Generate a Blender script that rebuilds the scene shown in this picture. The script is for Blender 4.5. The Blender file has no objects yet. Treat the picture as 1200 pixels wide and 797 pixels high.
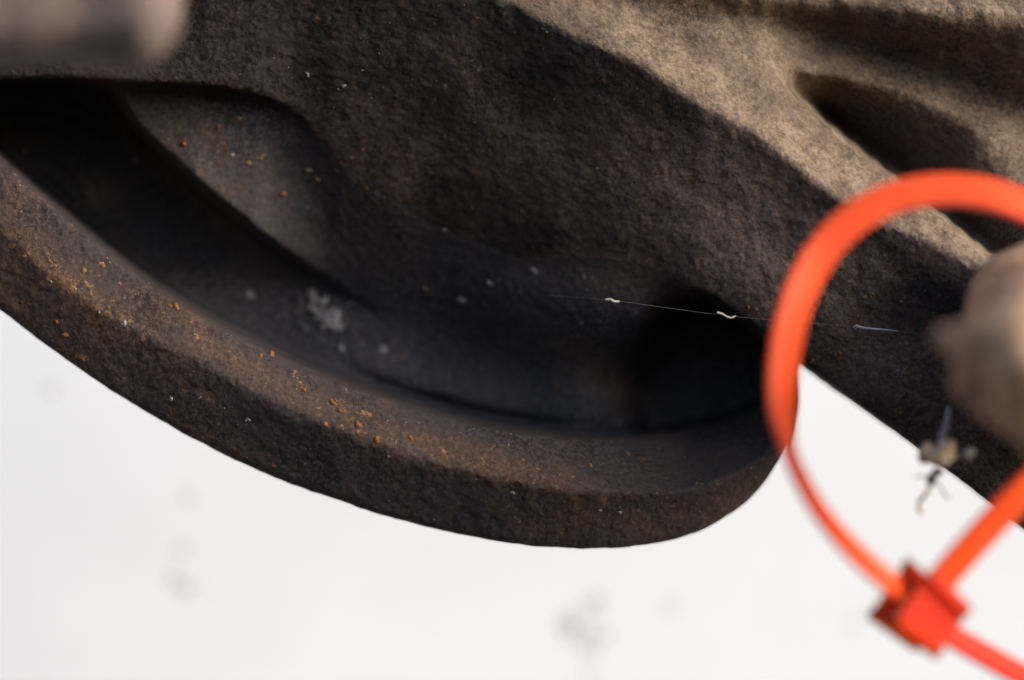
import bpy, bmesh, math, random
import numpy as np
from mathutils import Vector, Matrix

random.seed(11)
rng = np.random.default_rng(11)
SC = bpy.context.scene
COL = SC.collection

# ------------------------------------------------------------------ camera
S = 0.0002            # metres per unit of the modelling frame (0.2 mm)
F = 0.5               # focus distance, metres
CAMZ = 1.0
cam_d = bpy.data.cameras.new('camera')
cam = bpy.data.objects.new('camera', cam_d)
COL.objects.link(cam)
cam.location = (0, 0, CAMZ)
cam.rotation_euler = (math.pi / 2, 0, 0)
cam_d.sensor_width = 36
cam_d.lens = 75
cam_d.clip_start = 0.005
cam_d.clip_end = 200
cam_d.dof.use_dof = True
cam_d.dof.focus_distance = F + 5 * S
cam_d.dof.aperture_fstop = 5.0
SC.camera = cam

# ------------------------------------------------------------------ light
SUN = Vector((0.82, -0.39, 0.42)).normalized()
EL = math.asin(SUN.z)
ROT = math.atan2(SUN.x, SUN.y)
w = bpy.data.worlds.new('World')
SC.world = w
w.use_nodes = True
nt = w.node_tree
bg = nt.nodes['Background']
sky = nt.nodes.new('ShaderNodeTexSky')
sky.sky_type = 'NISHITA'
sky.sun_disc = False
sky.sun_elevation = EL
sky.sun_rotation = ROT
sky.air_density = 0.6
sky.dust_density = 4.0
sky.ozone_density = 1.0
nt.links.new(sky.outputs[0], bg.inputs[0])
bg.inputs[1].default_value = 0.15
sl = bpy.data.lights.new('sun', 'SUN')
sl.energy = 1.1
sl.angle = math.radians(48)
sl.color = (1.0, 0.985, 0.985)
so = bpy.data.objects.new('sun', sl)
COL.objects.link(so)
so.location = SUN * 3
so.rotation_euler = SUN.to_track_quat('Z', 'Y').to_euler()
SC.view_settings.view_transform = 'Standard'
SC.view_settings.look = 'None'
SC.view_settings.gamma = 1.0
SC.view_settings.use_curve_mapping = False
SC.view_settings.exposure = 0.84
SC.cycles.use_denoising = True
SC.cycles.max_bounces = 8
SC.cycles.diffuse_bounces = 6


# ------------------------------------------------------------------ helpers
def P(u, v, d=0.0):
    """point of the modelling frame (across, down, away; 0.2 mm units at the focus) -> metres"""
    y = F + d * S
    k = S * y / F
    return Vector(((u - 600) * k, y, CAMZ + (398.5 - v) * k))


def Parr(a):
    y = F + a[:, 2] * S
    k = S * y / F
    return np.stack([(a[:, 0] - 600) * k, y, CAMZ + (398.5 - a[:, 1]) * k], 1)


def tag(o, label=None, cat=None, group=None, kind=None):
    if label: o['label'] = label
    if cat: o['category'] = cat
    if group: o['group'] = group
    if kind: o['kind'] = kind
    return o


def empty(name, loc):
    o = bpy.data.objects.new(name, None)
    o.empty_display_size = 0.01
    o.location = loc
    COL.objects.link(o)
    return o


def mesh_obj(name, verts, faces, mat, parent=None, normals=None, smooth=True):
    off = np.array(parent['_org']) if parent is not None and '_org' in parent else np.zeros(3)
    me = bpy.data.meshes.new(name)
    v = np.asarray(verts, dtype=np.float64) - off
    me.from_pydata(v.tolist(), [], faces if isinstance(faces, list) else faces.tolist())
    me.materials.append(mat)
    if smooth:
        me.polygons.foreach_set('use_smooth', [True] * len(me.polygons))
    me.update()
    if normals is not None:
        me.normals_split_custom_set_from_vertices(np.asarray(normals).tolist())
    o = bpy.data.objects.new(name, me)
    COL.objects.link(o)
    if parent is not None:
        o.parent = parent
    return o


def thing(name, org, label, cat, group=None):
    o = empty(name, org)
    o['_org'] = tuple(org)
    return tag(o, label, cat, group)


def surface_nets(f, org, step):
    """naive surface nets of a sampled field; inside is negative. returns verts (units), quads"""
    ins = f < 0
    nx, ny, nz = f.shape
    c = np.zeros((nx - 1, ny - 1, nz - 1), np.uint8)
    for a in (0, 1):
        for b in (0, 1):
            for d in (0, 1):
                c += ins[a:nx - 1 + a, b:ny - 1 + b, d:nz - 1 + d]
    act = np.argwhere((c > 0) & (c < 8))
    idx = np.full(c.shape, -1, np.int32)
    idx[act[:, 0], act[:, 1], act[:, 2]] = np.arange(len(act))
    acc = np.zeros((len(act), 3)); cnt = np.zeros(len(act))
    corners = [(a, b, d) for a in (0, 1) for b in (0, 1) for d in (0, 1)]
    for p in corners:
        for ax in range(3):
            if p[ax] == 1: continue
            q = list(p); q[ax] = 1
            fp = f[act[:, 0] + p[0], act[:, 1] + p[1], act[:, 2] + p[2]].astype(np.float64)
            fq = f[act[:, 0] + q[0], act[:, 1] + q[1], act[:, 2] + q[2]].astype(np.float64)
            m = (fp < 0) != (fq < 0)
            t = np.where(m, fp / np.where(fp == fq, 1, fp - fq), 0)
            pt = np.tile(np.array(p, float), (len(act), 1))
            pt[:, ax] += t
            acc[m] += pt[m]; cnt[m] += 1
    vert = np.array(org) + (act + acc / cnt[:, None]) * step
    quads = []
    for ax in range(3):
        sl0 = [slice(None)] * 3; sl1 = [slice(None)] * 3
        sl0[ax] = slice(0, -1); sl1[ax] = slice(1, None)
        ch = ins[tuple(sl0)] != ins[tuple(sl1)]
        e = np.argwhere(ch)
        o1, o2 = (ax + 1) % 3, (ax + 2) % 3
        ok = (e[:, o1] > 0) & (e[:, o2] > 0) & (e[:, o1] < f.shape[o1] - 1) & (e[:, o2] < f.shape[o2] - 1)
        e = e[ok]
        def at(da, db):
            k = e.copy(); k[:, o1] -= da; k[:, o2] -= db
            return idx[k[:, 0], k[:, 1], k[:, 2]]
        q = np.stack([at(1, 1), at(0, 1), at(0, 0), at(1, 0)], 1)
        flip = ~ins[e[:, 0], e[:, 1], e[:, 2]]
        q[flip] = q[flip][:, ::-1]
        quads.append(q)
    return vert, np.concatenate(quads)


def vert_normals(v, q):
    n = np.cross(v[q[:, 2]] - v[q[:, 0]], v[q[:, 3]] - v[q[:, 1]])
    out = np.zeros_like(v)
    for k in range(4):
        np.add.at(out, q[:, k], n)
    return out / np.maximum(np.linalg.norm(out, axis=1, keepdims=True), 1e-20)


def vnoise(u, v, cell, seed):
    """smooth 2-D value noise in -1..1"""
    r = np.random.default_rng(seed)
    T = r.uniform(-1, 1, (64, 64))
    a = u / cell + 1000.37; b = v / cell + 1000.91
    i = np.floor(a).astype(int); j = np.floor(b).astype(int)
    fa = a - i; fb = b - j
    fa = fa * fa * (3 - 2 * fa); fb = fb * fb * (3 - 2 * fb)
    g = lambda x, y: T[x % 64, y % 64]
    return (g(i, j) * (1 - fa) + g(i + 1, j) * fa) * (1 - fb) + (g(i, j + 1) * (1 - fa) + g(i + 1, j + 1) * fa) * fb


def vnoise3(x, y, z, cell, seed):
    return (vnoise(x + 0.37 * z, y - 0.61 * z, cell, seed) + vnoise(y + 0.43 * x, z - 0.29 * x, cell, seed + 1)) * 0.6


def gblur(a, s):
    r = int(max(1, round(s * 3)))
    k = np.exp(-0.5 * (np.arange(-r, r + 1) / s) ** 2); k /= k.sum()
    for ax in (0, 1):
        pad = [(0, 0), (0, 0)]; pad[ax] = (r, r)
        b = np.pad(a, pad, mode='edge')
        a = sum(k[i] * np.take(b, np.arange(i, i + a.shape[ax]), axis=ax) for i in range(2 * r + 1))
    return a


def smax(a, b, k):
    h = np.clip(0.5 + 0.5 * (a - b) / k, 0, 1)
    return b * (1 - h) + a * h + k * h * (1 - h)


def smin(a, b, k):
    return -smax(-a, -b, k)


def catmull(pts, n=8):
    p = np.array(pts, float)
    p = np.vstack([2 * p[0] - p[1], p, 2 * p[-1] - p[-2]])
    out = []
    for i in range(1, len(p) - 2):
        for t in np.linspace(0, 1, n, endpoint=False):
            a, b, c, d = p[i - 1:i + 3]
            out.append(0.5 * ((2 * b) + (c - a) * t + (2 * a - 5 * b + 4 * c - d) * t * t + (3 * b - a - 3 * c + d) * t ** 3))
    out.append(p[-2])
    return np.array(out)


# ------------------------------------------------------------------ materials
class NB:
    def __init__(self, name):
        self.m = bpy.data.materials.new(name)
        self.m.use_nodes = True
        self.t = self.m.node_tree
        self.b = self.t.nodes['Principled BSDF']
        self.tc = self.t.nodes.new('ShaderNodeTexCoord')
        self.geo = self.t.nodes.new('ShaderNodeNewGeometry')

    def link(self, a, b): self.t.links.new(a, b)

    def noise(self, scale, detail=4, rough=0.6, dist=0.0, stretch=None):
        n = self.t.nodes.new('ShaderNodeTexNoise')
        n.inputs['Scale'].default_value = scale
        n.inputs['Detail'].default_value = detail
        n.inputs['Roughness'].default_value = rough
        n.inputs['Distortion'].default_value = dist
        src = self.geo.outputs['Position']
        if stretch:
            mp = self.t.nodes.new('ShaderNodeMapping')
            mp.inputs['Rotation'].default_value = stretch[0]
            mp.inputs['Scale'].default_value = stretch[1]
            self.link(src, mp.inputs['Vector'])
            src = mp.outputs[0]
        self.link(src, n.inputs['Vector'])
        return n.outputs['Fac']

    def voro(self, scale, rand=1.0):
        n = self.t.nodes.new('ShaderNodeTexVoronoi')
        n.inputs['Scale'].default_value = scale
        n.inputs['Randomness'].default_value = rand
        self.link(self.geo.outputs['Position'], n.inputs['Vector'])
        return n

    def ramp(self, x, lo, hi, a=0.0, b=1.0):
        n = self.t.nodes.new('ShaderNodeMapRange')
        n.interpolation_type = 'SMOOTHSTEP'
        n.inputs['From Min'].default_value = lo
        n.inputs['From Max'].default_value = hi
        n.inputs['To Min'].default_value = a
        n.inputs['To Max'].default_value = b
        self.link(x, n.inputs['Value'])
        return n.outputs[0]

    def math(self, op, a, b):
        n = self.t.nodes.new('ShaderNodeMath')
        n.operation = op
        for i, x in enumerate((a, b)):
            if isinstance(x, (int, float)): n.inputs[i].default_value = x
            else: self.link(x, n.inputs[i])
        return n.outputs[0]

    def mix(self, fac, a, b):
        n = self.t.nodes.new('ShaderNodeMix')
        n.data_type = 'RGBA'
        if isinstance(fac, (int, float)): n.inputs[0].default_value = fac
        else: self.link(fac, n.inputs[0])
        for i, x in ((6, a), (7, b)):
            if isinstance(x, tuple): n.inputs[i].default_value = (*x, 1)
            else: self.link(x, n.inputs[i])
        return n.outputs[2]

    def nz(self):
        n = self.t.nodes.new('ShaderNodeSeparateXYZ')
        self.link(self.geo.outputs['Normal'], n.inputs[0])
        return n.outputs[2]

    def bump(self, h, strength, dist, prev=None):
        n = self.t.nodes.new('ShaderNodeBump')
        n.inputs['Strength'].default_value = strength
        n.inputs['Distance'].default_value = dist
        self.link(h, n.inputs['Height'])
        if prev is not None: self.link(prev, n.inputs['Normal'])
        return n.outputs[0]

    def done(self, color=None, rough=None, normal=None):
        for k, x in (('Base Color', color), ('Roughness', rough)):
            if x is None: continue
            if isinstance(x, tuple): self.b.inputs[k].default_value = (*x, 1)
            elif isinstance(x, (int, float)): self.b.inputs[k].default_value = x
            else: self.link(x, self.b.inputs[k])
        if normal is not None: self.link(normal, self.b.inputs['Normal'])
        return self.m


def iron(name, dark, brown, dust, brown_amt=0.5, dust_amt=0.0, spots=1.0, grain=1.0, spec=0.14, film=(0.16, 0.125, 0.105)):
    n = NB(name)
    big = n.noise(45, 4, 0.6)
    mid = n.noise(240, 5, 0.65)
    fine = n.noise(1000, 5, 0.75)
    rg = n.ramp(n.noise(38, 3, 0.5), 0.38, 0.62, 0.25, 1.0)
    c = n.mix(rg, tuple(x * 1.15 for x in dark), n.mix(n.ramp(fine, 0.42, 0.60), tuple(x * 0.55 for x in dark), tuple(x * 1.8 for x in dark)))
    fb = n.math('MULTIPLY', n.ramp(big, 0.62 - 0.3 * brown_amt, 0.85 - 0.3 * brown_amt), n.ramp(mid, 0.35, 0.65))
    c = n.mix(n.math('MULTIPLY', fb, 0.7), c, brown)
    at = n.t.nodes.new('ShaderNodeAttribute'); at.attribute_name = 'dirt'  # brown dirt plus light painted in by place
    fm = n.math('MULTIPLY', at.outputs['Fac'], n.ramp(mid, 0.25, 0.6, 0.45, 1.0))
    c = n.mix(fm, c, n.mix(n.ramp(fine, 0.40, 0.62), tuple(x * 0.72 for x in film), tuple(x * 1.25 for x in film)))
    c = n.mix(n.ramp(n.noise(420, 4, 0.7), 0.58, 0.72, 0, 0.5), c, tuple(x * 1.3 for x in brown))
    # rust blooms and small scattered pits
    ar = n.t.nodes.new('ShaderNodeAttribute'); ar.attribute_name = 'rust'
    c = n.mix(n.math('MULTIPLY', ar.outputs['Fac'], n.ramp(n.noise(170, 5, 0.7), 0.40, 0.62, 0, 0.75)), c, n.mix(n.ramp(fine, 0.40, 0.62), (0.060, 0.036, 0.024), (0.17, 0.095, 0.058)))
    s1 = n.ramp(n.math('ADD', n.noise(420, 4, 0.65), n.math('MULTIPLY', ar.outputs['Fac'], 0.10)), 0.66, 0.73)
    c = n.mix(n.math('MULTIPLY', s1, 0.85 * min(spots, 1)), c, n.mix(n.ramp(n.noise(700, 2), 0.4, 0.6), (0.22, 0.10, 0.042), (0.30, 0.185, 0.10)))
    s2 = n.ramp(n.noise(1300, 2, 0.5), 0.70, 0.76)
    c = n.mix(n.math('MULTIPLY', s2, 0.85 * spots), c, n.mix(n.ramp(n.noise(300, 2), 0.4, 0.6), (0.24, 0.12, 0.05), (0.24, 0.22, 0.21)))
    c = n.mix(n.ramp(n.noise(700, 3, 0.6), 0.30, 0.40, 0.6, 0), c, tuple(x * 0.5 for x in dark))
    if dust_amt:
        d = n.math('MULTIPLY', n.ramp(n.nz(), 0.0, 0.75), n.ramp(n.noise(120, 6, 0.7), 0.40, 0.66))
        d = n.math('MULTIPLY', d, n.math('MULTIPLY', n.ramp(at.outputs['Fac'], 0.0, 0.75, 0.22, 1.0), n.ramp(big, 0.32, 0.62, 0.5, 1.0)))  # gathers the dust into a painted highlight along band and ridges
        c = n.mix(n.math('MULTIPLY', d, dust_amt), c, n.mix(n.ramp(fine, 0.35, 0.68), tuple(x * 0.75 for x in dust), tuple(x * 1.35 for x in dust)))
    nb = n.bump(mid, 0.35 * grain, 0.0016)
    pv = n.voro(420)
    pit = n.math('MULTIPLY', n.ramp(pv.outputs['Distance'], 0.10, 0.42, 0, 1), 1.0)
    nb = n.bump(pit, 0.22 * grain, 0.0007, nb)
    nb = n.bump(n.noise(750, 5, 0.75), 1.0 * grain, 0.0012, nb)
    n.link(n.math('MULTIPLY', rg, 0.65 * grain), nb.node.inputs['Strength'])
    n.b.inputs['Specular IOR Level'].default_value = spec
    return n.done(c, n.ramp(fine, 0.2, 0.8, 0.68, 0.95), nb)


M_ARM = iron('blackened iron', (0.027, 0.0245, 0.024), (0.10, 0.066, 0.049), (0.2, 0.16, 0.12), 0.3, 0.0, 0.6, film=(0.27, 0.195, 0.155))
M_RIM = iron('rusty rim iron', (0.034, 0.030, 0.031), (0.11, 0.067, 0.047), (0.17, 0.125, 0.09), 0.35, 0.0, 0.8, 1.0, film=(0.088, 0.058, 0.044))
M_RECESS = iron('lightened recess iron', (0.048, 0.048, 0.055), (0.10, 0.077, 0.062), (0.2, 0.16, 0.12), 0.1, 0.0, 0.25, 0.6, film=(0.14, 0.113, 0.092))  # paler tones painted in to lighten the shaded hollow and its bulge
M_FLANGE = iron('dusty flange iron', (0.062, 0.046, 0.035), (0.13, 0.092, 0.063), (0.25, 0.195, 0.142), 0.7, 0.85, 0.3, 1.2, 0.1, film=(0.19, 0.143, 0.100))  # film and dust tints also carry the painted band highlight
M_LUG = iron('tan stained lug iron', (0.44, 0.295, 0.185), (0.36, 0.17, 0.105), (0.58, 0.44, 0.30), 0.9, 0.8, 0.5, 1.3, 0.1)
M_BOSS = iron('worn grey boss iron', (0.16, 0.125, 0.108), (0.20, 0.14, 0.112), (0.40, 0.34, 0.28), 0.6, 0.6, 0.1)


def plain(name, col, rough=0.7, var=0.3, scale=600, sss=0.0, spec=0.4):
    n = NB(name)
    c = n.mix(n.ramp(n.noise(scale, 4, 0.6), 0.3, 0.7), tuple(x * (1 - var) for x in col), tuple(min(1, x * (1 + var)) for x in col))
    n.b.inputs['Specular IOR Level'].default_value = spec
    if sss:
        n.b.inputs['Subsurface Weight'].default_value = sss
        n.b.inputs['Subsurface Radius'].default_value = (1.0, 0.25, 0.1)
        n.b.inputs['Subsurface Scale'].default_value = 0.005
    return n.done(c, rough, n.bump(n.noise(scale * 2, 3, 0.6), 0.15, 0.0003))


M_TIE = plain('orange nylon', (0.84, 0.092, 0.020), 0.36, 0.05, 150, 0.5, 0.3)
M_TIE_SHADE = plain('shaded orange nylon', (0.58, 0.034, 0.014), 0.6, 0.06, 150, 0.9, 0.15)  # same nylon as the strap, darkened to paint in its shade
M_ORANGE = plain('orange rust', (0.20, 0.095, 0.042), 0.95, 0.5, 1500, spec=0.1)
M_OCHRE = plain('ochre rust', (0.24, 0.165, 0.085), 0.95, 0.4, 1500, spec=0.1)
M_PALE = plain('pale grit', (0.24, 0.23, 0.23), 0.9, 0.4, 1200, spec=0.1)
M_LINT = plain('grey lint', (0.27, 0.265, 0.275), 0.95, 0.25, 700)
M_SILK = plain('spider silk', (0.22, 0.20, 0.18), 0.6, 0.1, 700)
M_CRUMB = plain('cream crumb', (0.40, 0.35, 0.29), 0.8, 0.15, 700)
M_HUSK = plain('pale husk', (0.50, 0.43, 0.31), 0.8, 0.3, 500)
M_HUSKD = plain('dark husk tip', (0.07, 0.035, 0.045), 0.5, 0.3, 500)
M_SPECK = plain('grey wall fleck', (0.12, 0.12, 0.125), 0.9, 0.2, 400)


def wall_material():
    n = NB('white painted wall')
    c = n.mix(n.ramp(n.noise(9, 5, 0.6), 0.35, 0.7), (0.765, 0.81, 0.84), (0.80, 0.845, 0.875))
    c = n.mix(n.ramp(n.noise(60, 4, 0.65), 0.66, 0.76, 0, 0.35), c, (0.66, 0.66, 0.65))
    return n.done(c, 0.85, n.bump(n.noise(250, 4, 0.6), 0.2, 0.0006))


M_WALL = wall_material()

# ------------------------------------------------------------------ the white wall behind
WALL_D = 2000
wy = F + WALL_D * S
bm = bmesh.new()
vs = [bm.verts.new((x, y, z)) for y in (wy, wy + 0.12) for x, z in ((-2.2, 0.0), (2.2, 0.0), (2.2, 2.4), (-2.2, 2.4))]
for f in ((0, 1, 2, 3), (7, 6, 5, 4), (0, 4, 5, 1), (1, 5, 6, 2), (2, 6, 7, 3), (3, 7, 4, 0)):
    bm.faces.new([vs[i] for i in f])
bmesh.ops.recalc_face_normals(bm, faces=bm.faces)
me = bpy.data.meshes.new('wall'); bm.to_mesh(me); bm.free()
me.materials.append(M_WALL)
wall = bpy.data.objects.new('wall', me); COL.objects.link(wall)
tag(wall, 'plain white painted wall with faint grey flecks behind the casting', 'wall', kind='structure')

# ------------------------------------------------------------------ the casting: feature curves
ip = np.interp
SIL = [(-160, 240), (-80, 303), (0, 363), (67, 413), (133, 459), (200, 499), (235, 518), (285, 543), (350, 570), (450, 604),
       (520, 622), (580, 634), (640, 641), (700, 643), (760, 638), (810, 626), (850, 606), (880, 583), (905, 552),
       (922, 522), (932, 490), (935, 460), (931, 428)]
SILC = catmull(SIL, 8)
for _ in range(10):
    SILC[1:-1] = 0.5 * SILC[1:-1] + 0.25 * (SILC[:-2] + SILC[2:])
OUT = np.vstack([SILC, [(937, 427), (1080, 528), (1200, 620), (1360, 742), (1360, -160), (-160, -160)]])


def E1(u): return ip(u, [-160, 200, 380, 590, 740, 900, 985, 1060, 1130, 1250, 1360], [-400, -200, -100, 0, 70, 165, 235, 270, 300, 385, 460])
def wE1(u): return ip(u, [-160, 400, 600, 1000, 1200, 1360], [-115, -75, -25, -35, -60, -80])
def Mv(u): return ip(u, [-160, 100, 180, 240, 300, 340, 400, 500, 620, 700, 770, 820, 935, 1360], [96, 97, 100, 103, 112, 128, 190, 260, 305, 300, 312, 343, 426, 748])
def wM(u): return ip(u, [-160, 240, 300, 340, 370, 400, 500, 620, 720, 820, 935, 1360], [36, 36, 54, 80, 100, 118, 180, 180, 108, 75, 60, 40])
def wM2(u): return ip(u, [-160, 122, 132, 240, 340, 400, 500, 620, 720, 812, 826, 945, 1360], [350, 350, 115, 105, 98, 120, 184, 195, 122, 95, 400, 400, 400])
def Lv(u): return ip(u, [-160, 122, 132, 160, 230, 300, 340, 420, 520, 620, 700, 740, 752, 766, 790, 815, 830, 935, 1360], [106, 106, 110, 150, 215, 272, 300, 350, 385, 400, 412, 425, 420, 388, 364, 350, 357, 440, 760])
def wL(u): return ip(u, [-160, 122, 132, 230, 300, 340, 380, 420, 520, 600, 680, 740, 790, 815, 826, 1360], [350, 350, 125, 125, 165, 230, 290, 320, 330, 270, 195, 180, 165, 150, 400, 400])
def wL2(u): return ip(u, [-160, 122, 132, 300, 340, 380, 440, 520, 620, 680, 735, 752, 1360], [350, 350, 350, 350, 345, 340, 340, 345, 315, 265, 285, 385, 400])
def Iv(u): return ip(u, [-160, 0, 50, 80, 100, 130, 160, 197, 233, 300, 350, 400, 450, 517, 560, 617, 667, 720, 770, 820, 870, 905, 930, 1360], [40, 182, 227, 252, 269, 294, 319, 343, 366, 399, 426, 446, 463, 484, 496, 505, 511, 512, 508, 500, 486, 466, 432, 770])
def wI(u): return ip(u, [-160, 0, 300, 600, 700, 800, 900, 1360], [5, 10, 26, 45, 110, 200, 210, 200])
def Cv(u): return ip(u, [-160, 0, 20, 60, 117, 163, 233, 283, 333, 383, 441, 500, 543, 610, 680, 767, 817, 850, 897, 920, 933, 1360], [185, 272, 286, 327, 364, 392, 425, 453, 480, 499, 519, 540, 552, 566, 575, 577, 572, 560, 540, 505, 445, 780])
def wC(u): return ip(u, [-160, 0, 400, 700, 850, 930, 1360], [0, 0, 0, 10, 40, 80, 80])
def Sv(u): return ip(u, SILC[:-17, 0], SILC[:-17, 1])


ST = 4.0
U0, V0, D0 = -148.0, -148.0, -108.0
NU, NV, ND = 370, 204, 180
uu = U0 + ST * np.arange(NU)
vv = V0 + ST * np.arange(NV)
H = np.zeros((NU, NV))


def smooth_curve(fn, s):
    x = np.arange(-160, 1362, 2.0)
    y = fn(x)
    r = int(3 * s / 2); k = np.exp(-0.5 * (np.arange(-r, r + 1) * 2 / s) ** 2); k /= k.sum()
    yp = np.concatenate([2 * y[0] - y[r:0:-1], y, 2 * y[-1] - y[-2:-r - 2:-1]])
    ys = np.convolve(yp, k, 'valid')
    return lambda u: ip(u, x, ys)


E1, Mv, Iv, Cv = smooth_curve(E1, 14), smooth_curve(Mv, 9), smooth_curve(Iv, 13), smooth_curve(Cv, 13)
_E1 = E1
E1 = lambda u: _E1(u) + 2.2 * vnoise(np.asarray(u, float), np.zeros_like(np.asarray(u, float)), 16, 21) + 3 * vnoise(np.asarray(u, float), np.zeros_like(np.asarray(u, float)), 60, 22)
for i, u in enumerate(uu):
    e1 = E1(u); m = max(Mv(u), e1 + 4); L = max(Lv(u), m + 5); I_ = max(Iv(u), L + 8); c = max(Cv(u), I_ + 6); s = max(Sv(u), c + 8)
    if u > 935: s = max(s, c + 60)
    kv = [e1, 0.5 * (e1 + m), m, m + 4, L, L + 6, I_ - 5, I_, c, s, s + 60]
    cav = max(wL2(u), 270)
    mid = 0.5 * (wE1(u) + wM(u)) + ip(u, [300, 450, 600, 800], [0, -5, -5, 12])
    kw = [wE1(u), mid, wM(u), wM2(u), wL(u), wL2(u), cav, wI(u), wC(u), wC(u) + 34, wC(u) + 140]
    H[i] = ip(vv, kv, kw)
UU, VV = np.meshgrid(uu, vv, indexing='ij')
E1G = E1(UU)
top = VV < E1G
# broad dusty flange above the arm, with two cast hollows
per = (E1G - VV) * 0.82                    # distance above the arm edge
ht = wE1(UU) + 0.95 * per
R1 = smooth_curve(lambda u: ip(u, [-160, 560, 800, 930, 1000, 1055, 1150, 1250, 1360], [-700, -260, -60, 108, 168, 213, 288, 370, 440]), 6)
R2 = smooth_curve(lambda u: ip(u, [-160, 560, 800, 930, 960, 1000, 1050, 1100, 1150, 1200, 1300, 1360], [-800, -360, -120, 86, 86, 92, 108, 130, 158, 180, 222, 250]), 12)
R3 = smooth_curve(lambda u: ip(u, [-160, 560, 700, 800, 900, 1000, 1050, 1100, 1150, 1200, 1300, 1360], [-260, -40, -5, 14, 30, 56, 72, 88, 110, 132, 176, 200]), 12)
R4 = smooth_curve(lambda u: ip(u, [-160, 560, 800, 900, 1000, 1100, 1200, 1360], [-280, -75, -22, -2, 8, 18, 30, 50]), 12)
for i, u in enumerate(uu):
    if u < 420: continue
    e1, r3, r4 = E1(u), R3(u), R4(u)
    r3 = min(r3, e1 - 20); r4 = min(r4, r3 - 15)
    r2 = min(R2(u), e1 - 10) if u > 900 else 0.5 * (e1 + r3)
    w0 = wE1(u)
    k2 = w0 + 0.85 * (e1 - r2)
    k3 = k2 + 0.75 * (r2 - r3)
    k4 = k3 - ip(u, [560, 760, 900, 1050, 1200], [25, 30, 50, 105, 115])
    ht[i] = ip(vv, [r4 - 200, r4, r3, r2, e1, e1 + 40], [k4 + 170, k4, k3, k2, w0, w0 - 8])
ht = gblur(np.minimum(ht, 330), 3.0) * 0.75 + gblur(np.minimum(ht, 330), 1.2) * 0.25
pp = (R1(UU) - VV) / np.maximum(R1(UU) - R2(UU), 12)
ht += np.where(pp > 0, 205 * np.clip(1 - pp * 0.97, 0, 1) ** 1.15, 0) * np.clip((1215 - UU) / 90, 0, 1) * np.clip((UU - 922) / 45, 0, 1) ** 0.7
H = np.where(top, ht, H)
# faint turned rings inside the left end of the recess
rr = np.hypot(UU - 30, VV - 250)
H += np.where((UU < 120) & (VV > 120) & (VV < 235) & (H > 240), 6 * np.sin(rr / 3.2), 0)
H = gblur(H, 0.75)
soft = gblur(H, 3.0)
wgt = np.clip((UU - 340) / 120, 0, 1) * np.clip((810 - UU) / 40, 0, 1) * np.clip((E1G + 260 - VV + 200) / 120, 0, 1) * (~top) * np.clip((VV - E1G) / 40, 0, 1) * np.clip((Iv(UU) - 25 - VV) / 25, 0, 1)
H = H * (1 - wgt) + soft * wgt
soft2 = gblur(H, 5.0)
wg2 = np.clip((UU - 400) / 60, 0, 1) * np.clip((738 - UU) / 12, 0, 1) * np.clip((VV - Mv(UU) - 14) / 30, 0, 1) * np.clip((Iv(UU) - 14 - VV) / 30, 0, 1) * np.clip((900 - UU) / 40, 0, 1)
H = H * (1 - wg2) + soft2 * wg2
soft3 = gblur(H, 3.0)
wg3 = np.clip((UU - 715) / 20, 0, 1) * np.clip((850 - UU) / 20, 0, 1) * np.clip((VV - 372) / 20, 0, 1) * np.clip((Iv(UU) - 8 - VV) / 20, 0, 1)
H = H * (1 - wg3) + soft3 * wg3
fl = np.where(top, 1.0, 0.0); fl = gblur(fl, 1.5)
H += vnoise(UU, VV, 90, 1) * 4 + vnoise(UU, VV, 34, 2) * (1.0 + 1.5 * fl) + vnoise(UU, VV, 13, 3) * (0.8 + 1.6 * fl) + rng.uniform(-1, 1, H.shape) * 1.5
H = np.maximum(H, -94)
HM = H.copy()
for _ in range(9):
    for ax in (0, 1):
        HM = np.maximum(HM, np.maximum(np.roll(HM, 1, ax), np.roll(HM, -1, ax)))
HS = gblur(HM, 4.0)

# signed distance to the outline
px = UU.ravel(); py = VV.ravel()
best = np.full(px.shape, 1e9); par = np.zeros(px.shape, bool)
for a, b in zip(OUT, np.roll(OUT, -1, 0)):
    d = b - a
    t = np.clip(((px - a[0]) * d[0] + (py - a[1]) * d[1]) / (d @ d), 0, 1)
    best = np.minimum(best, np.hypot(px - a[0] - t * d[0], py - a[1] - t * d[1]))
    cr = ((a[1] > py) != (b[1] > py))
    with np.errstate(divide='ignore', invalid='ignore'):
        xx = (b[0] - a[0]) * (py - a[1]) / (b[1] - a[1]) + a[0]
    par ^= cr & (px < xx)
SD = np.where(par, -best, best).reshape(UU.shape)
SD += vnoise(UU, VV, 30, 7) * 0.5 + vnoise(UU, VV, 9, 8) * 0.7

dd = (D0 + ST * np.arange(ND)).astype(np.float32)
field = (H[:, :, None] - dd[None, None, :]).astype(np.float32)
field = smax(field, SD[:, :, None].astype(np.float32) * 1.0, 7.0)
back = (dd[None, None, :] - np.minimum(HS, 500)[:, :, None] - 80).astype(np.float32)
field = smax(field, back, 20.0).astype(np.float32)
field[0] = field[-1] = 5; field[:, 0] = field[:, -1] = 5; field[:, :, 0] = field[:, :, -1] = 5
cv, cq = surface_nets(field, (U0, V0, D0), ST)
del field, back
cw = Parr(cv)
cn = vert_normals(cw, cq)
if np.mean(np.sum(cn[:, 1:2], axis=1)[cv[:, 2] < HS.mean()]) > 0:
    pass
org = P(600, 300, 60)
casting = thing('iron_casting', org, 'dark rust-speckled iron casting with a curved hooked rim, hollow recess and dusty tan flange', 'casting')


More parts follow.
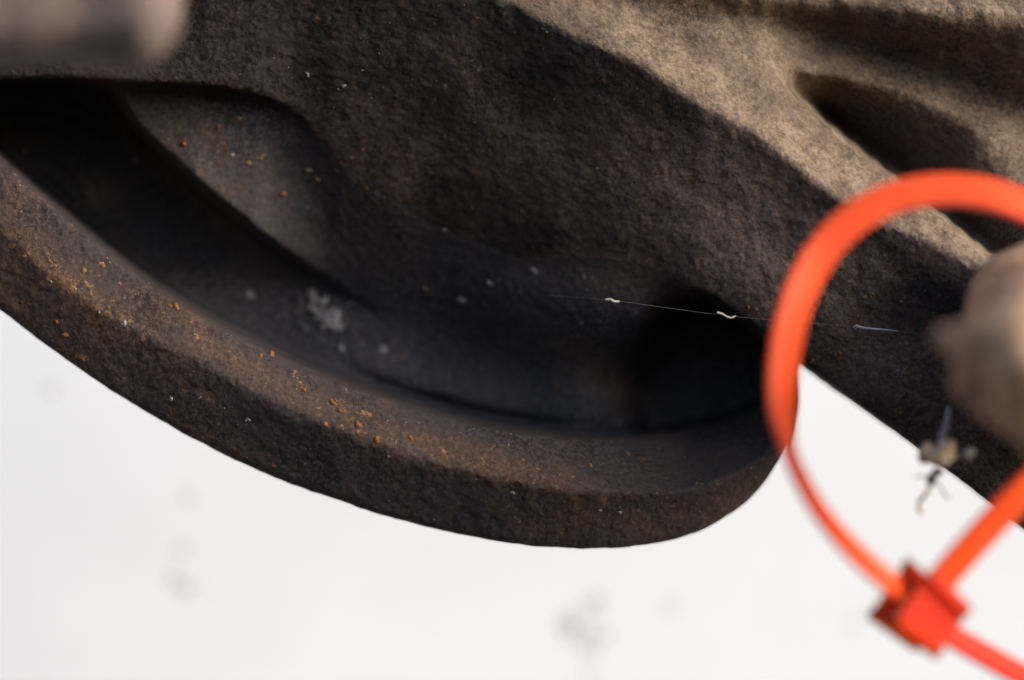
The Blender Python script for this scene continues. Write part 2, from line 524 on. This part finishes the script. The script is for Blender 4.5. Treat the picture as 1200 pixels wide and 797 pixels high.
def hat(u, v):
    i = np.clip((u - U0) / ST, 0, NU - 1.001); j = np.clip((v - V0) / ST, 0, NV - 1.001)
    a = i.astype(int) if isinstance(i, np.ndarray) else int(i); b = j.astype(int) if isinstance(j, np.ndarray) else int(j)
    fa, fb = i - a, j - b
    return (H[a, b] * (1 - fa) + H[a + 1, b] * fa) * (1 - fb) + (H[a, b + 1] * (1 - fa) + H[a + 1, b + 1] * fa) * fb


fc = cv[cq].mean(1)
fu, fv = fc[:, 0], fc[:, 1]
cls = np.full(len(fc), 0)                                            # arm
cls[fv < E1(fu) + 1] = 1                                              # flange
inr = (fu < 940) & (fv > Iv(fu) - 3)
cls[inr & (cls == 0)] = 2                                             # rim
rec = (fu < 832) & (fv > Mv(fu) + 1) & (fv <= Iv(fu) - 3) | ((fu < 940) & (fu >= 832) & (fv > Mv(fu)) & (fv <= Iv(fu) - 3))
rec &= (fu < 380) | (fc[:, 2] > 60)
cls[rec & (cls == 0)] = 3
# brown dirt film, and light painted on inner wall, bulge and flange ridges (0..1), by place
def dirt_light_at(u, v):
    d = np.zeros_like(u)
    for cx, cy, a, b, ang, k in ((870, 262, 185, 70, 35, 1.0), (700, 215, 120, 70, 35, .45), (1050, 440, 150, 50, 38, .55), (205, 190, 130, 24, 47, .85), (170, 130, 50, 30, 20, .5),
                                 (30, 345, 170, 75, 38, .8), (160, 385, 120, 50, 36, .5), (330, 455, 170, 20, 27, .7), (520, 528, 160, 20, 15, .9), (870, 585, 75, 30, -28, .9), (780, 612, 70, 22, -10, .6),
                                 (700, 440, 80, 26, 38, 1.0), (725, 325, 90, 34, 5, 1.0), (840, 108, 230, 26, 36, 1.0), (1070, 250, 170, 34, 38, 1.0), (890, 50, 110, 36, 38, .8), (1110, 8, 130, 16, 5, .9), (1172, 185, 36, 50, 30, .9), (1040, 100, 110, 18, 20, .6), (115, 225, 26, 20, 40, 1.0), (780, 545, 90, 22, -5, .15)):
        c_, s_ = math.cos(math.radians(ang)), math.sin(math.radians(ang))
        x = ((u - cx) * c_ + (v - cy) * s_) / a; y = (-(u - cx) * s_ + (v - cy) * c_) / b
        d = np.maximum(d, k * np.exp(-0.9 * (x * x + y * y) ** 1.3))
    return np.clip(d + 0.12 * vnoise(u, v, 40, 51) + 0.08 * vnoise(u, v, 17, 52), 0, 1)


def rust_at(u, v):
    d = np.zeros_like(u)
    for cx, cy, a, b, ang, k in ((90, 345, 170, 26, 37, 1.0), (60, 390, 120, 40, 37, .7), (250, 400, 110, 16, 33, .7), (400, 485, 70, 20, 28, 1.0), (560, 540, 140, 20, 15, .7), (700, 600, 120, 30, -5, .55),
                                 (240, 170, 110, 55, 40, .6), (760, 200, 120, 90, 35, .35), (1040, 440, 130, 60, 36, .6), (430, 200, 60, 90, 0, .35), (230, 500, 120, 20, 32, .6)):
        c_, s_ = math.cos(math.radians(ang)), math.sin(math.radians(ang))
        x = ((u - cx) * c_ + (v - cy) * s_) / a; y = (-(u - cx) * s_ + (v - cy) * c_) / b
        d = np.maximum(d, k * np.exp(-0.9 * (x * x + y * y)))
    return d


dirt = dirt_light_at(cv[:, 0], cv[:, 1])  # holds painted light as well as dirt
rust = rust_at(cv[:, 0], cv[:, 1])
for k, (nm, mt) in enumerate((('arm', M_ARM), ('flange', M_FLANGE), ('rim', M_RIM), ('recess', M_RECESS))):
    q = cq[cls == k]
    ids, inv = np.unique(q.ravel(), return_inverse=True)
    o = mesh_obj(nm, cw[ids], inv.reshape(-1, 4), mt, casting, cn[ids])
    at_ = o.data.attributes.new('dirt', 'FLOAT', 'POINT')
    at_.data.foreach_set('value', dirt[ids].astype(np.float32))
    at_ = o.data.attributes.new('rust', 'FLOAT', 'POINT')
    at_.data.foreach_set('value', rust[ids].astype(np.float32))


def volume_part(name, fn, lo, hi, st, mat, parent):
    ax = [np.arange(lo[k] - 2 * st, hi[k] + 3 * st, st) for k in range(3)]
    g = np.meshgrid(*ax, indexing='ij')
    f = fn(*g).astype(np.float32)
    v, q = surface_nets(f, [a[0] for a in ax], st)
    return mesh_obj(name, Parr(v), q, mat, parent)


def capsule(u, v, d, a, b, ra, rb):
    a = np.array(a, float); b = np.array(b, float); e = b - a
    t = np.clip(((u - a[0]) * e[0] + (v - a[1]) * e[1] + (d - a[2]) * e[2]) / (e @ e), 0, 1)
    return np.sqrt((u - a[0] - t * e[0]) ** 2 + (v - a[1] - t * e[1]) ** 2 + (d - a[2] - t * e[2]) ** 2) - (ra + (rb - ra) * t)


def lug_f(u, v, d):
    f = capsule(u, v, d, (1265, 410, 60), (1232, 405, -740), 120, 84)
    f = smin(f, capsule(u, v, d, (1172, 335, -20), (1220, 365, -420), 26, 74), 50)
    f = smin(f, capsule(u, v, d, (1108, 398, -740), (1200, 415, -760), 16, 64), 36)
    f = smin(f, capsule(u, v, d, (1140, 450, -700), (1230, 500, -700), 22, 50), 45)
    return f + vnoise3(u, v, d, 70, 31) * 14 + vnoise3(u, v, d, 30, 33) * 6


volume_part('lug', lug_f, (1060, 235, -930), (1400, 560, 100), 8, M_LUG, casting)


def boss_f(u, v, d):
    def rbox(c, h, r):
        q = [np.abs(x - cc) - hh + r for x, cc, hh in zip((u, v, d), c, h)]
        return np.sqrt(sum(np.maximum(x, 0) ** 2 for x in q)) + np.minimum(np.maximum(np.maximum(q[0], q[1]), q[2]), 0) - r
    f = rbox((20, -22, -700), (198, 98, 90), 66)
    f = smin(f, rbox((-190, -40, -300), (90, 90, 400), 50), 50)
    return f + vnoise3(u, v, d, 80, 41) * 10 + vnoise3(u, v, d, 30, 43) * 4


volume_part('boss', boss_f, (-300, -160, -840), (240, 175, 120), 8, M_BOSS, casting)

# ------------------------------------------------------------------ grit and rust grains on the iron
ico_v, ico_f = None, None
_b = bmesh.new(); bmesh.ops.create_icosphere(_b, subdivisions=1, radius=1.0)
ico_v = np.array([v.co[:] for v in _b.verts]); ico_f = np.array([[v.index for v in f.verts] for f in _b.faces]); _b.free()


def blob(c, r, squash=(1, 1, 1), jit=0.25, rot=None):
    v = ico_v * (1 + rng.uniform(-jit, jit, (len(ico_v), 1))) * np.array(squash) * r
    a = rng.uniform(0, 6.28) if rot is None else rot
    R = np.array([[math.cos(a), -math.sin(a), 0], [math.sin(a), math.cos(a), 0], [0, 0, 1]])
    return v @ R.T + np.array(c), ico_f


def join(parts):
    vs, fs, n = [], [], 0
    for v, f in parts:
        vs.append(v); fs.append(f + n); n += len(v)
    return np.concatenate(vs), np.concatenate(fs)


def grains(name, spots, mat):
    prt = []
    for u, v, r in spots:
        r *= 0.85
        n_ = 1 if r < 2.2 else int(rng.integers(1, 4))
        for _k in range(n_):
            q_ = r * (1 if _k == 0 else rng.uniform(.35, .7)); a_ = rng.uniform(0, 6.28); e_ = 0 if _k == 0 else r * 0.9
            prt.append(blob((u + e_ * math.cos(a_), v + e_ * math.sin(a_), hat(u, v) + 0.1 * q_), q_, (rng.uniform(.7, 1.3), rng.uniform(.5, 1), 0.45), 0.35))
    v, f = join(prt)
    return tag(mesh_obj(name, Parr(v), f, mat, casting), kind='stuff')


def scatter(n, region, rmin, rmax):
    out = []
    while len(out) < n:
        u = rng.uniform(-40, 1240); v = rng.uniform(-20, 660)
        if region(u, v): out.append((u, v, rmin + (rmax - rmin) * rng.random() ** 3))
    return out


inside = lambda u, v: SD[int((u - U0) / ST), int((v - V0) / ST)] < -6
on_rim = lambda u, v: inside(u, v) and u < 900 and v > Iv(u) + 2
on_lip = lambda u, v: on_rim(u, v) and v < Cv(u) + 10
on_arm = lambda u, v: inside(u, v) and v > E1(u) + 6 and v < Mv(u) and u > 250
in_cav = lambda u, v: inside(u, v) and Mv(u) + 8 < v < Iv(u) - 8 and u < 780

grains('rust_grain',
       [(392, 474, 6), (398, 482, 4), (381, 497, 5), (419, 499, 6), (419, 507, 4), (441, 516, 5), (481, 514, 5), (455, 535, 4), (356, 456, 4),
        (206, 360, 6), (198, 358, 4), (305, 417, 5), (318, 416, 6), (66, 377, 4), (77, 392, 6), (120, 311, 6), (98, 318, 5), (692, 546, 4), (612, 540, 4),
        (770, 203, 3.5), (700, 197, 3), (877, 359, 4), (887, 363, 4), (903, 357, 4), (985, 413, 4), (1045, 452, 4.5), (1072, 438, 4), (1023, 345, 4),
        (1056, 484, 5), (1024, 469, 4), (1056, 353, 3.5), (1088, 384, 5), (256, 148, 5), (216, 168, 6), (430, 220, 4), (425, 175, 4), (330, 226, 5)]
       + scatter(16, on_lip, .9, 2.2) + scatter(45, on_rim, .8, 2.0) + scatter(150, on_arm, .7, 2.3) + scatter(14, in_cav, 2, 4), M_ORANGE)
grains('ochre_grain',
       [(1015, 347, 3.5), (1063, 403, 4), (1044, 421, 4), (1071, 517, 3), (306, 183, 6), (291, 190, 5), (362, 199, 5), (374, 210, 4), (116, 366, 3), (60, 330, 3), (88, 339, 3),
        (30, 300, 3), (280, 139, 4)]
       + scatter(40, on_lip, .8, 2.4) + scatter(50, on_arm, .6, 1.8) + scatter(15, in_cav, 2, 4), M_OCHRE)
grains('pale_grain',
       [(291, 491, 4), (263, 478, 2.2), (235, 466, 3), (201, 467, 3), (626, 315, 7), (575, 332, 5), (541, 350, 6), (521, 269, 4), (360, 86, 4), (272, 181, 5), (157, 189, 5),
        (290, 345, 8), (400, 408, 8), (448, 411, 7), (403, 100, 3), (999, 307, 2), (601, 577, 5), (726, 600, 4), (146, 379, 4), (1002, 383, 4), (1053, 434, 4), (425, 82, 2.5), (703, 598, 4)]
       + scatter(30, on_rim, .6, 1.4) + scatter(40, on_arm, .5, 1.3) + scatter(10, in_cav, 1.5, 3.5), M_PALE)

# ------------------------------------------------------------------ lint in the recess
prt = []
for k in range(30):
    t_ = rng.random()
    lu = 362 + 34 * t_ + rng.normal(0, 3.5); lv = (352 + 24 * min(1, t_ * 1.6) if t_ < .6 else 376 - 2 * t_) + rng.normal(0, 6)
    prt.append(blob((lu, lv, hat(lu, lv) - 4), rng.uniform(4, 8), (1.3, .7, .5), .45))
for k in range(16):
    lu = 378 + rng.normal(0, 18); lv = 366 + rng.normal(0, 9); a_ = rng.uniform(0, 3.14); L_ = rng.uniform(6, 14)
    p_ = np.array([(lu + L_ * t * math.cos(a_ + .5 * t), lv + L_ * t * math.sin(a_ + .5 * t), hat(lu, lv) - 6 - 5 * t * t) for t in (-1, -.5, 0, .5, 1)])
    q_ = []
    for e_ in (-.5, .5): q_.append(p_ + np.array([-math.sin(a_), math.cos(a_), 0]) * e_)
    vv_ = np.concatenate([q_[0], q_[1], p_ + np.array([0, 0, .8])])
    ff_ = []
    for m_ in range(4):
        for x_, y_ in ((0, 5), (5, 10), (10, 0)):
            ff_ += [[x_ + m_, x_ + m_ + 1, y_ + m_ + 1], [x_ + m_, y_ + m_ + 1, y_ + m_]]
    prt.append((vv_, np.array(ff_)))
v, f = join(prt)
tag(mesh_obj('lint_flake', Parr(v), f, M_LINT), 'soft grey tuft of lint lying deep in the dark recess', 'lint')


# ------------------------------------------------------------------ tubes and ribbons
def tube(pts, r, seg=8):
    pts = np.array(pts, float)
    n = len(pts)
    r = np.broadcast_to(np.array(r, float), (n,))
    T = np.gradient(pts, axis=0); T /= np.linalg.norm(T, axis=1, keepdims=True)
    ref = np.array([0, 0, 1.0])
    vs = []
    for p, t, rad in zip(pts, T, r):
        a = np.cross(t, ref); a /= np.linalg.norm(a) + 1e-9; b = np.cross(t, a)
        for k in range(seg):
            th = 2 * math.pi * k / seg
            vs.append(p + rad * (math.cos(th) * a + math.sin(th) * b))
    fs = []
    for i in range(n - 1):
        for k in range(seg):
            fs.append([i * seg + k, i * seg + (k + 1) % seg, (i + 1) * seg + (k + 1) % seg, (i + 1) * seg + k])
    fs.append(list(range(seg))[::-1]); fs.append(list(range((n - 1) * seg, n * seg)))
    return np.array(vs), fs


def ribbon(ctrl, th, n=10, bev=0.3):
    """ctrl rows: u v d  wu wv wd (half-width vector). rounded rectangle swept along them"""
    c = catmull(ctrl, n)
    vs = []
    pts = c[:, :3]; W = c[:, 3:]
    T = np.gradient(pts, axis=0); T /= np.linalg.norm(T, axis=1, keepdims=True)
    prof = []
    for sx, sy in ((1, 1), (-1, 1), (-1, -1), (1, -1)):
        q0 = {(1, 1): 0, (-1, 1): 90, (-1, -1): 180, (1, -1): 270}[(sx, sy)]
        for k in range(4):
            a = math.radians(q0 + 30 * k)
            prof.append((sx, sy, math.cos(a), math.sin(a)))
    for p, t, wv_ in zip(pts, T, W):
        wv_ = wv_ - t * (wv_ @ t)
        hw = np.linalg.norm(wv_); wd = wv_ / hw
        nn = np.cross(t, wd)
        rb = th * bev
        for sx, sy, ca, sa in prof:
            x = sx * (hw - rb) + ca * rb; y = sy * (th / 2 - rb) + sa * rb
            vs.append(p + x * wd + y * nn)
    m = len(prof); fs = []
    for i in range(len(pts) - 1):
        for k in range(m):
            fs.append([i * m + k, (i + 1) * m + k, (i + 1) * m + (k + 1) % m, i * m + (k + 1) % m])
    fs.append(list(range(m))); fs.append(list(range((len(pts) - 1) * m, len(pts) * m))[::-1])
    return np.array(vs), fs


# ------------------------------------------------------------------ spider thread
def thr(pts, n=6): return catmull(pts, n)


dz = -12
thread = thing('spider_thread', P(716, 352, 0), 'fine spider thread carrying pale crumbs, stretched across the recess to the arm', 'spider thread')
tp = thr([(640, 346, 60), (716, 352, 5), (790, 362, 0), (852, 370, 0), (930, 377, 0), (1000, 383, 2), (1075, 391, 0)])
v, f = tube(tp, 0.13, 5); mesh_obj('strand', Parr(v), f, M_SILK, thread)
v, f = tube(thr([(709, 351.5, 4), (715, 351, 3), (720, 353.5, 3), (726, 353.5, 4)]), [.9] + [1.5] * 17 + [.9], 6); mesh_obj('crumb', Parr(v), f, M_CRUMB, thread)
v, f = tube(thr([(840, 366.5, -1), (846, 368, -2), (852, 371.5, -2), (857, 372.5, -2), (862, 370.5, -1)]), np.linspace(1.7, 1.0, 25), 6); mesh_obj('crumb', Parr(v), f, M_CRUMB, thread)
v, f = tube(thr([(1002, 382, 0), (1012, 384.5, 0), (1030, 386, 0), (1052, 388, 0)]), np.linspace(2.2, .8, 19), 6); mesh_obj('crumb', Parr(v), f, M_LINT, thread)

# ------------------------------------------------------------------ dried husk caught at the arm's lower edge
hd = -320
husk = thing('dried_husk', P(1095, 545, hd), 'tiny pale dried husk with a dark tip and hair legs hanging at the arm edge', 'debris')
bd = []
for u_, v_, d_, r_ in ((1085, 531, 0, 13), (1095, 536, -4, 12), (1108, 525, 4, 15), (1104, 538, -5, 11), (1112, 536, 3, 9)):
    bd.append(blob((u_, v_, hd + d_), r_, (1.15, .8, .7), .2))
v, f = join(bd); mesh_obj('shell', Parr(v), f, M_HUSK, husk)
v, f = blob((1134, 531, hd + 10), 10, (1.1, .8, .7), .25, 0.3); mesh_obj('flake', Parr(v), f, M_LINT, husk)
v, f = join([blob((1092, 561, hd), 9, (.8, 1.1, .8), .15, .5), blob((1099, 553, hd), 8, (1, .8, .8), .15, .2)]); mesh_obj('tip', Parr(v), f, M_HUSKD, husk)
for pts, r_ in (([(1092, 565, hd), (1086, 578, hd - 4), (1079, 586, hd), (1077, 596, hd), (1081, 603, hd)], 2.6),
                ([(1096, 565, hd), (1103, 572, hd), (1108, 582, hd), (1114, 583, hd)], 1.0),
                ([(1088, 559, hd), (1078, 558, hd), (1072, 560, hd)], 1.0)):
    v, f = tube(thr(pts), r_, 6); mesh_obj('leg', Parr(v), f, M_HUSKD if r_ < 2 else M_HUSK, husk)
v, f = tube(thr([(1106, 530, hd), (1104, 512, hd + 30), (1110, 495, hd + 90), (1112, 478, hd + 225)]), 4, 6); mesh_obj('strand', Parr(v), f, M_LINT, husk)

# ------------------------------------------------------------------ orange cable tie
TD = -520
tie = thing('cable_tie', P(1082, 715, TD), 'orange-red plastic cable tie looped round the tan lug, its tail pointing down right', 'cable tie')
hw = 20.0


def rad(u, v, d, ang, vis, side=-1):
    """control row: the width vector shows 'vis' of its length in the picture plane along ang, the rest in depth"""
    a = math.radians(ang)
    z = math.sqrt(max(0, 1 - vis * vis))
    return (u, v, d, hw * vis * math.cos(a), hw * vis * math.sin(a), hw * z * side)


loop = [
    rad(1066, 702, TD - 8, 128, 0.50),
    rad(1030, 672, TD - 34, 130, 0.46),
    rad(995, 640, TD - 44, 135, 0.40),
    rad(960, 598, TD - 40, 142, 0.32),
    rad(936, 556, TD - 30, 155, 0.26),
    rad(923, 522, TD - 18, 168, 0.24),
    rad(916, 482, TD - 6, 178, 0.66),
    rad(917, 430, TD + 5, 183, 0.84),
    rad(928, 370, TD + 12, 195, 0.90),
    rad(952, 312, TD + 18, 213, 0.97),
    rad(992, 264, TD + 22, 230, 0.97, 1),
    rad(1045, 233, TD + 25, 250, 0.93, 1),
    rad(1110, 223, TD + 22, 270, 0.90, 1),
    rad(1180, 234, TD + 15, 285, 0.86, 1),
    rad(1260, 275, TD + 8, 310, 0.86, 1),
    rad(1315, 345, TD, 340, 0.84, 1),
    rad(1325, 420, TD - 5, 10, 0.82, 1),
    rad(1290, 490, TD - 8, 35, 0.80, 1),
    rad(1235, 541, TD - 8, 42, 0.80, 1),
    rad(1172, 604, TD - 5, 43, 0.80, 1),
    rad(1124, 656, TD, 42, 0.78, 1),
    rad(1096, 690, TD + 4, 42, 0.76, 1),
]
v, f = ribbon(loop, 11, 12); mesh_obj('strap', Parr(v), f, M_TIE, tie)
tail = [rad(1080, 714, TD + 6, 128, 0.52), rad(1108, 740, TD + 34, 126, 0.54), rad(1155, 768, TD + 58, 120, 0.54), rad(1215, 800, TD + 70, 116, 0.52), rad(1300, 838, TD + 76, 116, 0.5)]
v, f = ribbon(tail, 11, 10); mesh_obj('tail', Parr(v), f, M_TIE_SHADE, tie)
# head: a bevelled block with the slot the strap passes through
bm = bmesh.new()
bmesh.ops.create_cube(bm, size=1.0)
A = Vector((0.64, 0.54, 0.50)).normalized()        # along the strap that passes through
Bv = Vector((0.62, -0.74, 0.20)); Bv = (Bv - A * Bv.dot(A)).normalized()
Cv3 = A.cross(Bv)
for vtx in bm.verts:
    c = vtx.co
    tp_ = 1.0 - 0.12 * (c.x + 0.5)
    q = A * (c.x * 56) + Bv * (c.y * 62 * tp_) + Cv3 * (c.z * 54 * tp_)
    vtx.co = q
bmesh.ops.bevel(bm, geom=bm.edges[:], offset=12, segments=5, affect='EDGES', profile=0.5)
bmesh.ops.recalc_face_normals(bm, faces=bm.faces)
hv = np.array([v.co[:] for v in bm.verts]) + np.array((1080, 716, TD + 6))
hf = [[v.index for v in f.verts] for f in bm.faces]
bm.free()
head = mesh_obj('head', Parr(hv), hf, M_TIE_SHADE, tie)
wn = head.modifiers.new('weighted', 'WEIGHTED_NORMAL'); wn.keep_sharp = False; wn.weight = 100
# the slot's raised collar and the pawl lip, both on the entry face
for nm_, off_, sx_, sy_, sz_ in (('collar', -25, 4, 40, 20), ('pawl', -26, 4, 16, 8)):
    bm = bmesh.new(); bmesh.ops.create_cube(bm, size=1.0)
    for vtx in bm.verts:
        c = vtx.co
        vtx.co = A * (off_ + c.x * sx_) + Bv * (c.y * sy_) + Cv3 * (c.z * sz_ + (0 if nm_ == 'collar' else 16))
    bmesh.ops.bevel(bm, geom=bm.edges[:], offset=1.8, segments=2, affect='EDGES', profile=0.5)
    bmesh.ops.recalc_face_normals(bm, faces=bm.faces)
    qv = np.array([v.co[:] for v in bm.verts]) + np.array((1080, 716, TD + 6)); qf = [[v.index for v in f.verts] for f in bm.faces]
    bm.free()
    mesh_obj(nm_, Parr(qv), qf, M_TIE_SHADE, tie, smooth=False)

# ------------------------------------------------------------------ flecks on the wall
prt = []
for u_, v_, r_ in ((667, 731, 11), (694, 707, 8), (700, 745, 9), (689, 764, 5), (212, 686, 8), (212, 645, 5), (785, 708, 5), (690, 795, 5), (1000, 730, 4), (60, 455, 5), (220, 580, 4)):
    for _k in range(12):
        q_ = r_ * rng.uniform(.2, .42)
        prt.append(blob((u_ + rng.normal(0, r_ * .75), v_ + rng.normal(0, r_ * .85), WALL_D - 0.5), q_, (rng.uniform(.7, 1.3), rng.uniform(.6, .9), .15), .3))
v, f = join(prt)
tag(mesh_obj('dirt_flecks', Parr(v), f, M_SPECK), 'scattered grey dirt flecks stuck to the white wall', 'dirt', kind='stuff')

for o in bpy.data.objects:
    if '_org' in o: del o['_org']
